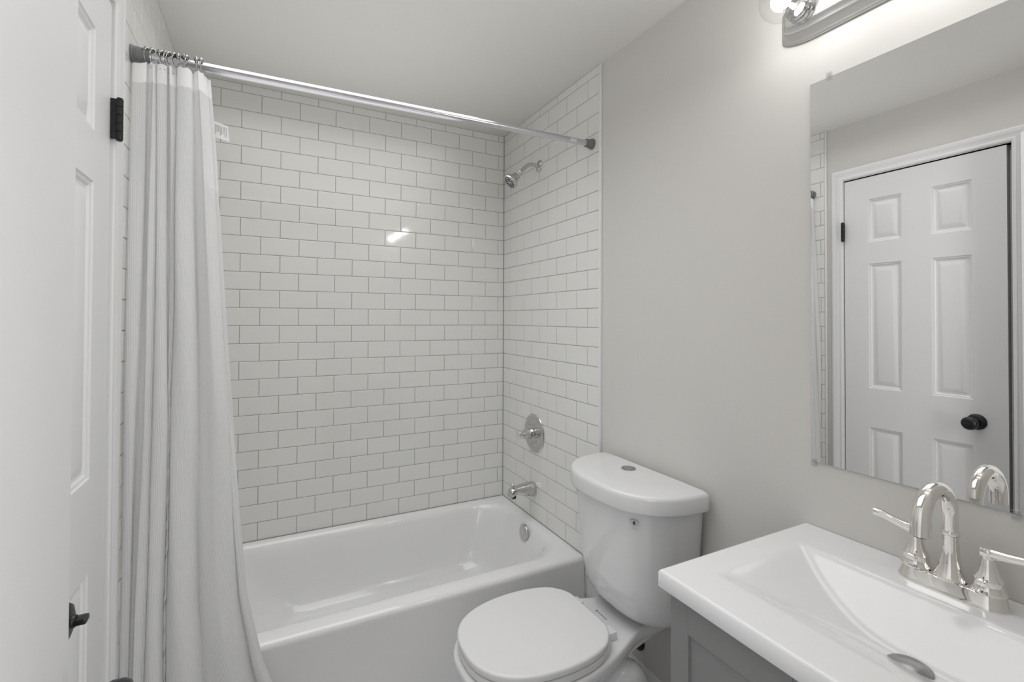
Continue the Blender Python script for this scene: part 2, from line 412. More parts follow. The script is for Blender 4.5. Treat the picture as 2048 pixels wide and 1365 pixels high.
for k in range(1, 6):
    a = PI/2*k/5; rings.append(rrect(TUBX0, TUBX1, TYF+0.018*(1-math.cos(a)), TYB, 0.004+0.001*k, R-0.022+0.018*math.sin(a)+0.004*k/5))
BI = dict(x0=-1.415, x1=-0.045, y0=-0.682, y1=-0.030)
def BR(i0, z, rad, el=0, er=0): return rrect(BI['x0']+i0+el, BI['x1']-i0-er, BI['y0']+i0, BI['y1']-i0, rad, z)
rings.append(BR(-0.018, R+0.001, 0.155)); rings.append(BR(-0.006, R-0.0005, 0.16)); rings.append(BR(0.004, R-0.005, 0.165))
rings.append(BR(0.012, R-0.015, 0.168)); rings.append(BR(0.019, R-0.035, 0.17, 0.02, 0.004))
rings.append(BR(0.028, R-0.08, 0.17, 0.045, 0.010)); rings.append(BR(0.040, R-0.15, 0.165, 0.085, 0.020)); rings.append(BR(0.052, R-0.21, 0.16, 0.12, 0.030))
rings.append(BR(0.064, R-0.252, 0.155, 0.15, 0.040)); rings.append(BR(0.084, R-0.282, 0.145, 0.18, 0.052)); rings.append(BR(0.115, R-0.298, 0.125, 0.21, 0.070)); rings.append(BR(0.17, R-0.304, 0.09, 0.25, 0.10))
loft(bt, rings, True, True)
tub = thing('bathtub', 'white alcove bathtub with plain apron, set between three tiled walls', 'bathtub', (-0.74, -0.38, 0))
obj('tub_body', bt, m_acryl, tub, ang=60)
b = NB(); ax = Vector((-1, 0, 0.13)).normalized()
lathe(b, (-0.076, -0.383, R-0.036), ax, [(0, 0.036), (0.006, 0.036), (0.010, 0.0345), (0.0125, 0.028), (0.0135, 0.012), (0.0135, 0)], 40)
ov = obj('overflow_plate', b, m_chrome, tub, ang=50)
b = NB(); lathe(b, Vector((-0.076, -0.383, R-0.036))+ax*0.0135, ax, [(0, 0.005), (0.002, 0.004), (0.0022, 0)], 16); obj('screw', b, m_nickel, ov)
b = NB(); lathe(b, (-0.26, -0.36, R-0.3045), (0, 0, 1), [(0, 0.035), (0.003, 0.034), (0.004, 0.022), (0.012, 0.020), (0.014, 0.0)], 32); obj('drain_stopper', b, m_chrome, tub)

# ---------------------------------------------------------------- shower fittings
VY = -0.385
sh = thing('wall_shower', 'chrome shower head on a curved arm high on the tiled end wall', 'shower head', (-0.002, VY, R+1.7045))
b = NB(); lathe(b, (-0.0020, VY, R+1.7045), (-1, 0, 0), [(0, 0.0295), (0.002, 0.0295), (0.006, 0.026), (0.009, 0.014), (0.010, 0.011)], 40); obj('flange', b, m_chrome, sh)
b = NB()
arm = spline([(-0.002, VY, R+1.7045), (-0.03, VY, R+1.7065), (-0.055, VY, R+1.7045), (-0.078, VY, R+1.6905), (-0.098, VY, R+1.6690), (-0.1085, VY, R+1.6575)], 6)
tube(b, arm, 0.0098, 20); obj('shower_arm', b, m_chrome, sh)
ha = Vector((-0.72, 0.02, -0.69)).normalized(); h0 = Vector((-0.1075, VY, R+1.6585))
b = NB(); lathe(b, h0, ha, [(-0.002, 0.0095), (0.0, 0.0115), (0.004, 0.0105), (0.006, 0.0085), (0.009, 0.0115), (0.013, 0.0125), (0.017, 0.0115), (0.020, 0.009)], 24); obj('swivel_joint', b, m_chrome, sh)
b = NB(); lathe(b, h0, ha, [(0.018, 0.010), (0.021, 0.0165), (0.030, 0.0185), (0.046, 0.0235), (0.058, 0.0315), (0.0635, 0.0355), (0.068, 0.0365), (0.074, 0.0365), (0.078, 0.0345), (0.0785, 0.0)], 48)
bell = obj('spray_head', b, m_chrome, sh, ang=45)
b = NB(); d_, u_, v_ = frame(ha)
for rr_, nn in ((0.010, 7), (0.0185, 12), (0.0265, 16)):
    for k in range(nn):
        a = 2*PI*k/nn; p = h0 + ha*0.0785 + (u_*math.cos(a)+v_*math.sin(a))*rr_
        lathe(b, p, ha, [(-0.0005, 0.0026), (0.0015, 0.0022), (0.0016, 0)], 8)
obj('spray_nozzles', b, m_blackin, bell)

vl = thing('shower_valve', 'round chrome shower valve plate with clear knob on tiled wall above tub spout', 'shower valve', (-0.002, -0.347, R+0.414))
vc = Vector((-0.0020, -0.347, R+0.414))
b = NB(); lathe(b, vc, (-1, 0, 0), [(0, 0.092), (0.003, 0.0925), (0.006, 0.090), (0.009, 0.082), (0.0095, 0.064), (0.0125, 0.060), (0.014, 0.040), (0.015, 0.025)], 56); esc = obj('escutcheon', b, m_chrome, vl, ang=25)
b = NB(); lathe(b, vc+Vector((-0.014, 0, 0)), (-1, 0, 0), [(0, 0.0245), (0.004, 0.0265), (0.006, 0.0245), (0.034, 0.0235), (0.037, 0.0255), (0.041, 0.0255), (0.044, 0.021)], 36); obj('sleeve', b, m_chrome, vl, ang=30)
b = NB(); lathe(b, vc+Vector((-0.057, 0, 0)), (-1, 0, 0), [(0, 0.017), (0.004, 0.0205), (0.018, 0.0225), (0.028, 0.0215), (0.035, 0.017), (0.038, 0.008), (0.0385, 0)], 12); kn = obj('knob', b, m_clear, vl, smooth=False)
b = NB(); lathe(b, vc+Vector((-0.057, 0, 0)), (-1, 0, 0), [(0, 0.008), (0.020, 0.007), (0.022, 0.010), (0.024, 0.0)], 20); obj('knob_core', b, m_chrome, kn)
b = NB(); box(b, vc.x-0.024, vc.x-0.014, vc.y-0.040, vc.y-0.022, vc.z-0.014, vc.z-0.004, 0.001); obj('temperature_stop', b, m_chrome, vl)

sp = thing('tub_spout', 'chrome tub spout with lift diverter low on the tiled end wall', 'tub spout', (-0.002, -0.338, R+0.142))
b = NB(); rings = []
for x, zc, rz, ry in ((-0.0020, 0.1430, 0.0330, 0.0310), (-0.006, 0.1430, 0.0345, 0.032), (-0.035, 0.1440, 0.0315, 0.0300), (-0.070, 0.1470, 0.0250, 0.0265), (-0.095, 0.1490, 0.0195, 0.0240), (-0.108, 0.1480, 0.0185, 0.0230), (-0.120, 0.1420, 0.0230, 0.0225), (-0.131, 0.1370, 0.0240, 0.021), (-0.1350, 0.1345, 0.0200, 0.0185)):
    ring = []
    for k in range(32):
        a = 2*PI*k/32; c_, s_ = math.cos(a), math.sin(a)
        e = 0.75
        ring.append(Vector((x, -0.338 + ry*math.copysign(abs(c_)**e, c_), R + zc + rz*math.copysign(abs(s_)**e, s_))))
    rings.append(ring)
loft(b, rings); obj('spout_body', b, m_chrome, sp, ang=60)
b = NB(); lathe(b, (-0.116, -0.338, R+0.1135), (0, 0, 1), [(0, 0.0135), (0.002, 0.0155), (0.010, 0.0155)], 24); obj('outlet', b, m_blackin, sp)
b = NB(); lathe(b, (-0.117, -0.338, R+0.158), (0, 0, 1), [(0, 0.003), (0.014, 0.003), (0.016, 0.0065), (0.0215, 0.0075), (0.024, 0.005), (0.0245, 0)], 20); obj('diverter_pull', b, m_chrome, sp)

# ---------------------------------------------------------------- curtain rod, rings, curtain
RA = Vector((-0.0022, -0.8026, R+1.6745)); RB = Vector((XL+0.001, -0.8026, R+1.653)); rdir = (RB-RA).normalized(); RL = (RB-RA).length
def rodz(x): return RA.z + (RB.z-RA.z)*(x-RA.x)/(RB.x-RA.x)
rod = thing('curtain_rod', 'satin metal tension shower rod with grey end caps, spanning above the tub', 'curtain rod', tuple(RA))
b = NB(); lathe(b, RA, rdir, [(0.028, 0.0118), (0.515, 0.0118)], 32); obj('inner_tube', b, m_rod, rod)
b = NB(); lathe(b, RA, rdir, [(0.505, 0.0120), (0.5055, 0.0134), (RL-0.030, 0.0134), (RL-0.029, 0.012)], 32); obj('outer_tube', b, m_rod, rod)
b = NB(); lathe(b, RA, rdir, [(0, 0.0205), (0.004, 0.0212), (0.010, 0.0195), (0.026, 0.0160), (0.034, 0.0155), (0.035, 0.0125)], 32); obj('end_cap', b, m_rubber, rod)
b = NB(); lathe(b, RB, -rdir, [(0, 0.0222), (0.004, 0.0225), (0.007, 0.0205), (0.010, 0.0215), (0.012, 0.020), (0.015, 0.0205), (0.017, 0.0195), (0.040, 0.0180), (0.044, 0.0175), (0.0445, 0.0135)], 32); obj('end_cap', b, m_rubber, rod)
b = NB(); lathe(b, RA+rdir*0.085, rdir, [(0, 0.01195), (0.030, 0.01195)], 32, cap=False)
bmesh.ops.delete(b, geom=[v for v in b.verts if (v.co-RA).y > -0.007 or (v.co-RA-rdir*(v.co-RA).dot(rdir)).z > 0.004], context='VERTS')
obj('sticker', b, m_label, rod, label='small white sticker')

def make_ring():
    t = thing('curtain_ring', '', 'curtain ring', (0, 0, 0), 'metal roller rings bunched on the curtain rod')
    b = NB(); pts = []
    for k in range(25):     # open loop round the rod, dropping into two hooks
        a = math.radians(-70 + 320*k/24); pts.append((0.0, 0.0195*math.cos(a), 0.0195*math.sin(a)))
    front = [(0.0, 0.006, -0.031), (0.0, 0.001, -0.038), (0.0, -0.004, -0.043), (0.0, -0.008, -0.040), (0, -0.0085, -0.035)]
    pts = spline([(0, 0.002, -0.030), (0, 0.0085, -0.024)], 3)[:-1] + [Vector(p) for p in pts[1:-1]] + spline([(0, -0.0085, -0.024), (0, -0.003, -0.031), (0, -0.0075, -0.036), (0, -0.0125, -0.031)], 4)
    tube(b, pts, 0.0011, 8); obj('wire_loop', b, m_chrome, t)
    for k in range(5):
        a = math.radians(90 + (k-2)*25)
        b = NB(); ball(b, (0, 0.0195*math.cos(a), 0.0195*math.sin(a)), 0.0050, 12); obj('roller_bead', b, m_bead, t)
    return t
def copy_thing(o):
    c = o.copy(); C.objects.link(c)
    for ch in o.children:
        d = ch.copy(); C.objects.link(d); d.parent = c
        for g in ch.children:
            e = g.copy(); C.objects.link(e); e.parent = d
    return c
ring0 = make_ring()
ring_x = [-1.4490, -1.4375, -1.4250, -1.4155, -1.4085, -1.4010, -1.3890, -1.3835, -1.3715, -1.3620, -1.3430, -1.3290]
ring_names = ['first curtain ring at the wall end, touching the grey rod cap', 'second ring from the grey rod cap at the wall',
 'third ring from the grey rod cap at the wall', 'fourth ring from the grey rod cap at the wall', 'fifth ring from the grey rod cap at the wall',
 'sixth ring from the grey rod cap at the wall', 'sixth curtain ring counted from the free end of the row', 'fifth curtain ring counted from the free end of the row',
 'fourth curtain ring counted from the free end of the row', 'third ring from the free end, over the widest curtain fold', 'second ring from the free end of the row of rings',
 'rightmost curtain ring, at the free end of the bunch']
for i, x in enumerate(ring_x):
    o = ring0 if i == 0 else copy_thing(ring0)
    o.location = (x, -0.8026, rodz(x)); o.rotation_euler = (random.uniform(-.12, .12), 0, random.uniform(-.35, .35)); o['label'] = ring_names[i]

# curtain: folds as lobes toward the room, narrow creases away from it
cur = thing('shower_curtain', 'white ribbed fabric shower curtain gathered at the wall end of the rod', 'curtain', (-1.40, -0.81, 0))
lobe = [0.0, 0.19, 0.33, 0.43, 0.57, 0.78, 0.985, 1.0]           # along the gathered width
zt = 1.632
def edge_l(z):
    return -1.4780 if z > 0.9 else -1.4780 - 0.004*(0.9-z)
def lerp(a, b, t): return a+(b-a)*t
RX = [(1.66, -1.3165), (1.45, -1.300), (1.15, -1.281), (0.88, -1.262), (0.46, -1.229), (0.20, -1.204), (0.0, -1.163), (-0.10, -1.128), (-0.2, -1.09), (-0.36, -1.05)]
def edge_r(z):
    for (za, xa), (zb, xb) in zip(RX, RX[1:]):
        if z >= zb: return lerp(xa, xb, (za-z)/(za-zb)) if z < za else xa
    return RX[-1][1]
NU, NZ = 360, 60
def curtain_pt(s, z, ofs=0.0):
    t = max(0.0, min(1.0, (1.64-z)/1.9))                        # 0 top .. 1 bottom
    # fold boundaries drift: outer folds widen downwards
    L = [l for l in lobe]
    bot = [0.0, 0.02, 0.12, 0.24, 0.26, 0.51, 0.88, 1.0]
    mid = [0.0, 0.10, 0.25, 0.385, 0.41, 0.67, 0.98, 1.0]
    tt = t*2
    B = [lerp(a, m, tt) if tt < 1 else lerp(m, c, tt-1) for a, m, c in zip(L, mid, bot)]
    k = 0
    while k < 6 and s > B[k+1]: k += 1
    q = (s-B[k])/(B[k+1]-B[k])
    amp = [0.026, 0.026, 0.022, 0.026, 0.032, 0.030, 0.022][k]*(0.75+0.65*t)*min(1, (B[k+1]-B[k])/0.10)
    lob = (math.sin(PI*q)**0.62)
    x0, x1 = edge_l(z), edge_r(z)
    wsw = 0.006*math.sin(2*PI*q)*(1-0.3*t)*(1 if k % 2 else -1)
    x = x0 + (x1-x0)*s + wsw + 0.0015*math.sin(5.1*s*7+z*3)
    y = -0.8000 - 0.022*min(1, t*2.2) - amp*lob + 0.0022*math.sin(23*s+4*z)
    if s > 0.96: y += 0.010*(s-0.96)/0.04
    y -= 0.012*t*t
    return Vector((x, y, R+z))
def topz(s):
    # top edge hangs from the rings: peaks at rings, sags between
    x = edge_l(1.63)+(edge_r(1.63)-edge_l(1.63))*s
    base = rodz(x)-R-0.0175
    near = min(abs(x-rx) for rx in ring_x)
    return base - min(0.010, near*0.75)
def curtain_mesh(za_f, zb_f, nz, mat_, nm, uvs=True, off=0.0):
    b = NB(); uv = b.loops.layers.uv.new('UVMap'); g = []
    for i in range(NU+1):
        s = i/NU; col = []
        za, zb = za_f(s), zb_f(s)
        for j in range(nz+1):
            z = lerp(za, zb, j/nz)
            col.append((b.verts.new(curtain_pt(s, z)+Vector((0, -off, 0))), s*1.0, z))
        g.append(col)
    for i in range(NU):
        for j in range(nz):
            q = (g[i][j], g[i][j+1], g[i+1][j+1], g[i+1][j])
            f = b.faces.new([v[0] for v in q])
            for l, v in zip(f.loops, q): l[uv].uv = (v[1], v[2])
    return obj(nm, b, mat_, cur, ang=180, fix=False)
fab = curtain_mesh(lambda s: topz(s)-0.051, lambda s: -0.335, NZ, m_curt, 'fabric')
curtain_mesh(lambda s: topz(s), lambda s: topz(s)-0.052, 4, m_hem, 'header_band', off=0.0004)
# care tag
b = NB()
tp = [(-1.310, -0.780, 1.524), (-1.2665, -0.792, 1.508), (-1.2620, -0.792, 1.465), (-1.310, -0.780, 1.479)]
vs_ = []
for dy in (0, 0.0006):
    vs_.append([b.verts.new((x, y+dy, R+z)) for x, y, z in tp])
for i in range(4): b.faces.new((vs_[0][i], vs_[0][(i+1) % 4], vs_[1][(i+1) % 4], vs_[1][i]))
b.faces.new(vs_[0]); b.faces.new(vs_[1][::-1])
tg = obj('care_tag', b, m_tag, cur, smooth=False, label='small printed white care tag')
b = NB()
A_, B_, C_, D_ = [Vector((x, y-0.0004, R+z)) for x, y, z in tp]
for k in range(9):
    u = 0.20+0.085*k; top_ = A_.lerp(B_, u); bot_ = D_.lerp(C_, u)
    p0 = top_.lerp(bot_, 0.16); p1 = top_.lerp(bot_, 0.55+0.3*((k*37) % 10)/10)
    e = (B_-A_).normalized()*0.0007
    f = [b.verts.new(p) for p in (p0-e, p0+e, p1+e, p1-e)]; b.faces.new(f)
obj('care_print', b, m_inkl, tg, smooth=False)

# ---------------------------------------------------------------- toilet
TY = -1.137
toi = thing('toilet', 'white two-piece toilet with closed lid between the tub and the grey vanity', 'toilet', (-0.4, TY, 0))
def prof_hw(P, x):
    for (xa, ha_), (xb, hb_) in zip(P, P[1:]):
        if xa >= x >= xb:
            t = (xa-x)/(xa-xb) if xa != xb else 0
            return lerp(ha_, hb_, t)
    return 0
def closed_outline(P, z, sm=None, n=10):
    """P: half outline [(x, hw)] from the rear centre to the front centre; mirrored in y about TY"""
    Q = spline([Vector((x, h, 0)) for x, h in P], n)
    one = [Vector((p.x, TY - p.y, z)) for p in Q]; two = [Vector((p.x, TY + p.y, z)) for p in Q[::-1]][1:-1]
    return one + two
def offset_ring(ring, d, z):
    n = len(ring); c = sum(ring, Vector())/n; out = []
    for i in range(n):
        t = (ring[(i+1) % n]-ring[i-1]); t.z = 0
        nn = Vector((t.y, -t.x, 0)).normalized()
        if nn.dot(ring[i]-c) < 0: nn = -nn
        p = ring[i]+nn*d; p.z = z; out.append(p)
    return out
def pebble(bm, P, z0, z1, r=0.006, n=6, dome=0.0):
    """slab with rounded top and bottom edges"""
    o = closed_outline(P, z0, n=8)
    rings = []
    for k in range(n+1):
        a = PI/2*k/n; rings.append(offset_ring(o, -r*(1-math.sin(a)), z0+r*(1-math.cos(a))))
    for k in range(n+1):
        a = PI/2*k/n; rings.append(offset_ring(o, -r*(1-math.cos(a)), z1-r*(1-math.sin(a))))
    loft(bm, rings)
LID = [(-0.268, 0.0), (-0.268, 0.045), (-0.269, 0.088), (-0.274, 0.104), (-0.288, 0.128), (-0.318, 0.156), (-0.365, 0.174), (-0.42, 0.1825), (-0.48, 0.1825), (-0.54, 0.174), (-0.595, 0.155), (-0.640, 0.124), (-0.668, 0.084), (-0.681, 0.042), (-0.684, 0.0)]
RIMP = [(-0.262, 0.0), (-0.262, 0.05), (-0.264, 0.09), (-0.270, 0.110), (-0.285, 0.130), (-0.318, 0.154), (-0.365, 0.172), (-0.42, 0.179), (-0.48, 0.179), (-0.54, 0.171), (-0.595, 0.152), (-0.640, 0.121), (-0.666, 0.082), (-0.679, 0.041), (-0.682, 0.0)]
ZS = R + 0.022      # bowl rim plane
b = NB(); pebble(b, RIMP, ZS+0.002, ZS+0.0225, 0.005); obj('seat', b, m_seat, toi, ang=60)
b = NB(); pebble(b, LID, ZS+0.0255, ZS+0.048, 0.0075); obj('lid', b, m_seat, toi, ang=60)
for s in (-1, 1):
    b = NB(); box(b, -0.282, -0.238, TY+s*0.083-0.019, TY+s*0.083+0.019, ZS, ZS+0.024, 0.003, 2); obj('seat_hinge', b, m_seat, toi)
# bowl and pedestal
BOWL = [(-0.020, 0.0), (-0.020, 0.050), (-0.022, 0.088), (-0.060, 0.0925), (-0.120, 0.096), (-0.165, 0.106), (-0.215, 0.127), (-0.27, 0.150), (-0.33, 0.170), (-0.40, 0.184), (-0.47, 0.187), (-0.54, 0.180), (-0.60, 0.161), (-0.648, 0.130), (-0.678, 0.088), (-0.692, 0.045), (-0.695, 0.0)]
def morph(P, z, xs, x_f, hs, x_r=None, hmin=None):
    out = []
    for x, h in P:
        t = (x+0.020)/(-0.675)
        xr = -0.020 if x_r is None else x_r
        out.append((lerp(xr, x_f, t), h*hs if hmin is None else min(h*hs, hmin)))
    return closed_outline(out, z, n=6)
b = NB(); o = closed_outline(BOWL, ZS, n=6); rings = []
rings.append(offset_ring(o, -0.012, ZS)); rings.append(offset_ring(o, -0.005, ZS-0.0008)); rings.append(offset_ring(o, -0.0015, ZS-0.004)); rings.append(offset_ring(o, 0, ZS-0.010))
rings.append(offset_ring(o, -0.001, ZS-0.028)); rings.append(offset_ring(o, -0.004, ZS-0.036))
rings.append(morph(BOWL, ZS-0.045, 0, -0.684, 0.92, -0.07)); rings.append(morph(BOWL, ZS-0.08, 0, -0.672, 0.84, -0.165)); rings.append(morph(BOWL, ZS-0.12, 0, -0.650, 0.74, -0.19))
rings.append(morph(BOWL, ZS-0.17, 0, -0.615, 0.62, -0.19)); rings.append(morph(BOWL, ZS-0.22, 0, -0.575, 0.53, -0.18, 0.094)); rings.append(morph(BOWL, ZS-0.28, 0, -0.550, 0.51, -0.17, 0.092))
rings.append(morph(BOWL, 0.045, 0, -0.560, 0.58, -0.125, 0.105)); rings.append(morph(BOWL, 0.02, 0, -0.575, 0.64, -0.12, 0.114)); rings.append(morph(BOWL, 0.0, 0, -0.578, 0.65, -0.12, 0.116))
loft(b, rings[::-1]); 
obj('bowl', b, m_porc, toi, ang=70)
b = NB()
for s in (-1, 1):
    tr = spline([(-0.50, TY+s*0.045, 0.10), (-0.40, TY+s*0.075, 0.085), (-0.31, TY+s*0.085, 0.13), (-0.25, TY+s*0.086, 0.215), (-0.195, TY+s*0.083, 0.250), (-0.150, TY+s*0.078, 0.20), (-0.145, TY+s*0.07, 0.10), (-0.15, TY+s*0.07, 0.02)], 6)
    tube(b, tr, [0.035+0.012*math.sin(PI*k/(len(tr)-1)) for k in range(len(tr))], 20)
obj('trapway', b, m_porc, toi, ang=70)
b = NB()
b.free()
for s in (-1, 1):
    b = NB(); lathe(b, (-0.30, TY+s*0.105, 0.012), (0, 0, 1), [(0, 0.016), (0.012, 0.015), (0.020, 0.010), (0.022, 0)], 20)
    obj('bolt_cap', b, m_porc, toi)
# tank: D shaped plan, narrowing and rounding under
def dshape(hw, xb, xf, z, n=40, e=2.7, xo=0.0):
    pts = []
    for k in range(n+1):      # from the rear corner (y+) round the front to the rear corner (y-)
        a = PI*k/n; c_, s_ = math.cos(a), math.sin(a)
        y = TY + hw*math.copysign(abs(c_)**(2/e), c_)
        x = xb-0.025 - (xb-0.025-xf)*abs(s_)**(2/2.35)
        pts.append(Vector((x, y, z)))
    pts.append(Vector((xb-0.006, TY-hw, z))); pts.append(Vector((xb, TY-hw+0.006, z)))
    pts.append(Vector((xb, TY+hw-0.006, z))); pts.append(Vector((xb-0.006, TY+hw, z)))
    return pts
b = NB(); rings = []
ZT0 = ZS+0.010
for dz, hw, xf in ((0.0, 0.095, -0.105), (0.003, 0.135, -0.135), (0.010, 0.160, -0.160), (0.022, 0.177, -0.180), (0.045, 0.189, -0.198), (0.08, 0.197, -0.212), (0.14, 0.203, -0.222), (0.24, 0.212, -0.232), (0.345, 0.2205, -0.2385), (0.390, 0.2235, -0.2405)):
    rings.append(dshape(hw, -0.012, xf, ZT0+dz))
loft(b, rings); obj('tank', b, m_porc, toi, ang=60)
b = NB(); rings = []
ZL0, ZL1 = R+0.410, R+0.4645
for ins, z in ((0.006, ZL0-0.002), (0.001, ZL0), (0.0, ZL0+0.005), (0.0, ZL1-0.014), (0.0015, ZL1-0.008), (0.005, ZL1-0.0035), (0.010, ZL1-0.001), (0.016, ZL1), (0.09, ZL1+0.001)):
    rings.append(dshape(0.2445-ins, -0.010-min(ins, 0.010), -0.2595+ins, z))
loft(b, rings); tl = obj('tank_lid', b, m_porc, toi, ang=60)
b = NB(); lathe(b, (-0.0800, -1.107, ZL1-0.001), (0, 0, 1), [(0, 0.0245), (0.004, 0.0245), (0.0052, 0.0225), (0.0052, 0.0185), (0.0035, 0.018), (0.0035, 0.0175), (0.0055, 0.017), (0.006, 0.0)], 40); fb = obj('flush_button', b, m_button, tl, label='round chrome dual flush button')
# water drop sticker on the tank front (wrapped just proud of the glaze)
me = bpy.data.objects['tank'].data
from mathutils.bvhtree import BVHTree
off_t = base_of(bpy.data.objects['tank'])
bm_ = bmesh.new(); bm_.from_mesh(me); bm_.transform(Matrix.Translation(off_t)); bvh = BVHTree.FromBMesh(bm_)
cpos = Vector((-1.1642, -2.3432, 0.9663+R))
def on_tank(yy, zz, lift=0.0006):
    h = bvh.ray_cast(Vector((-1.0, yy, zz)), Vector((1, 0, 0)))
    return h[0] + h[1]*lift*(1 if h[1].x < 0 else -1)
SC = Vector((0, -1.2790, R+0.3745))
def patch(name, polys, m_, lift, parent):
    b = NB()
    for poly in polys:
        b.faces.new([b.verts.new(on_tank(SC.y+u, SC.z+w, lift)) for u, w in poly])
    return obj(name, b, m_, parent, smooth=False, fix=False)
def ringpolys(r0, r1, a0=0, a1=360, n=40, c=(0, 0)):
    out = []
    for k in range(n):
        a, b2 = math.radians(a0+(a1-a0)*k/n), math.radians(a0+(a1-a0)*(k+1)/n)
        out.append([(c[0]+r0*math.cos(a), c[1]+r0*math.sin(a)), (c[0]+r1*math.cos(a), c[1]+r1*math.sin(a)), (c[0]+r1*math.cos(b2), c[1]+r1*math.sin(b2)), (c[0]+r0*math.cos(b2), c[1]+r0*math.sin(b2))])
    return out
tank_o = bpy.data.objects['tank']
cells = []
for i in range(6):
    for j in range(7):
        u0, w0 = -0.014+0.028*i/6, -0.023+0.039*j/7
        cells.append([(u0, w0), (u0+0.028/6, w0), (u0+0.028/6, w0+0.039/7), (u0, w0+0.039/7)])
st_ = patch('sticker', cells, m_label, 0.0005, tank_o)
drop = [(0, 0.0085)] + [(0.0042*math.cos(math.radians(a)), -0.001+0.0045*math.sin(math.radians(a))) for a in range(20, -201, -20)]
polys = [drop]
dp = patch('water_drop', polys, m_ink, 0.0010, st_)
patch('drop_ring', ringpolys(0.0092, 0.0100, n=30) + ringpolys(0.0108, 0.0128, 25, 155, 16) + [[(-0.006+0.0015*k, -0.0165), (-0.0052+0.0015*k, -0.0165), (-0.0052+0.0015*k, -0.0145), (-0.006+0.0015*k, -0.0145)] for k in range(8)], m_inkl, 0.0010, st_)
bm_.free()
# tiny printed mark on the bowl deck
b = NB(); x_ = -0.206
box(b, x_-0.003, x_+0.003, TY+0.034, TY+0.040, ZS+0.0, ZS+0.0004)
for k in range(7):
    y_ = TY+0.029-0.0062*k
    box(b, x_-0.0018, x_+0.0018, y_-0.0042, y_, ZS+0.0, ZS+0.0004)
    box(b, x_-0.0004, x_+0.0004, y_-0.0030, y_-0.0012, ZS+0.0, ZS+0.0006, mi=1)
obj('printed_mark', b, [m_ink, m_porc], bpy.data.objects['bowl'], smooth=False)

# water shut-off behind the pedestal
va = thing('supply_valve', 'black supply valve plate on the wall behind the toilet pedestal', 'valve', (0.005, -1.055, R-0.163))
b = NB(); lathe(b, (0.0055, -1.056, R-0.158), (-1, 0, 0), [(0, 0.036), (0.003, 0.035), (0.008, 0.024), (0.009, 0.010)], 36); obj('escutcheon', b, m_black, va)
b = NB(); lathe(b, (0.0, -1.056, R-0.158), (-1, 0, 0), [(0, 0.008), (0.012, 0.008), (0.013, 0.011), (0.022, 0.011), (0.024, 0.006)], 20); obj('valve_body', b, m_chrome, va)

# ---------------------------------------------------------------- vanity
CZ = R+0.4746; VY0, VY1 = -1.6425, -2.236; CXF = -0.4735
van = thing('vanity_cabinet', 'grey painted shaker vanity cabinet under the white sink top', 'cabinet', (-0.22, -1.94, 0))
b = NB()
box(b, -0.440, 0.004, VY0-0.016, VY0-0.032, 0.0, CZ-0.036); box(b, -0.440, 0.004, VY1+0.003, VY1+0.018, 0.0, CZ-0.036)
box(b, -0.438, 0.004, VY0-0.016, VY1+0.003, 0.09, 0.105); box(b, -0.385, -0.37, VY0-0.016, VY1+0.003, 0, 0.10)
box(b, -0.440, -0.42, VY0-0.016, VY1+0.003, CZ-0.075, CZ-0.037); box(b, -0.01, 0.003, VY0-0.016, VY1+0.003, 0.09, CZ-0.15)
obj('carcass', b, m_cab, van, smooth=False)
def shaker(y0, y1, z0, z1, xf, t, parent, name):
    b = NB(); fw = 0.043; fz = 0.060
    box(b, xf, xf+t, y0, y0-fw, z0, z1, 0.0012, 1); box(b, xf, xf+t, y1+fw, y1, z0, z1, 0.0012, 1)
    box(b, xf, xf+t, y0-fw, y1+fw, z1-fz, z1, 0.0006, 1); box(b, xf, xf+t, y0-fw, y1+fw, z0, z0+fz, 0.0006, 1)
    box(b, xf+0.0065, xf+t-0.002, y0-fw+0.002, y1+fw-0.002, z0+fz-0.002, z1-fz+0.002)
    return obj(name, b, m_cab, parent, smooth=False)
ymid = (VY0-0.016+VY1+0.003)/2
for (a, c, ky) in ((VY0-0.017, ymid+0.0015, ymid+0.03), (ymid-0.0015, VY1+0.004, ymid-0.03)):
    dr = shaker(a, c, 0.11, CZ-0.0385, -0.4585, 0.018, van, 'cabinet_door')
    b = NB(); lathe(b, (-0.4585, ky, CZ-0.17), (-1, 0, 0), [(0, 0.006), (0.014, 0.005), (0.017, 0.013), (0.024, 0.015), (0.027, 0.010), (0.0275, 0)], 24); obj('knob', b, m_black, dr)
# sink top as a height field with a ramped rectangular basin
snk = thing('sink_top', 'white moulded sink top with ramped rectangular basin on the grey vanity', 'sink', (-0.22, -1.94, CZ))
BX0, BX1, BY0, BY1 = -0.392, -0.113, -1.700, -2.200
def softmin(a, c, k=0.010):
    h = max(k-abs(a-c), 0)/k
    return min(a, c) - h*h*k*0.25
def depth(x, y):
    D = 0.085
    tl = (BY0-y)/0.262
    dl = D*(1-(1-min(max(tl, 0), 1))**2) if tl > 0 else tl*0.3
    tr = (y-BY1)/0.262; dr_ = D*(1-(1-min(max(tr, 0), 1))**2) if tr > 0 else tr*0.3
    db = (BX1-x)/1.20; df = (x-BX0)/2.05
    if df > 0: df = df*df/(df+0.012)*1.10
    if dl > 0: dl = dl*dl/(dl+0.004)
    d = softmin(softmin(dl, db, 0.008), softmin(dr_, df, 0.014), 0.008)
    d = softmin(d, D, 0.02)
    if d <= 0: return 0.0
    return d*d/(d+0.0015)
b = NB(); nx, ny = 190, 200; r_ = 0.005
xs = [CXF + (0.0045-CXF)*i/nx for i in range(nx+1)]; ys = [VY0 + (VY1-VY0)*j/ny for j in range(ny+1)]
import numpy as np
DM = np.array([[depth(x, y) for y in ys] for x in xs])
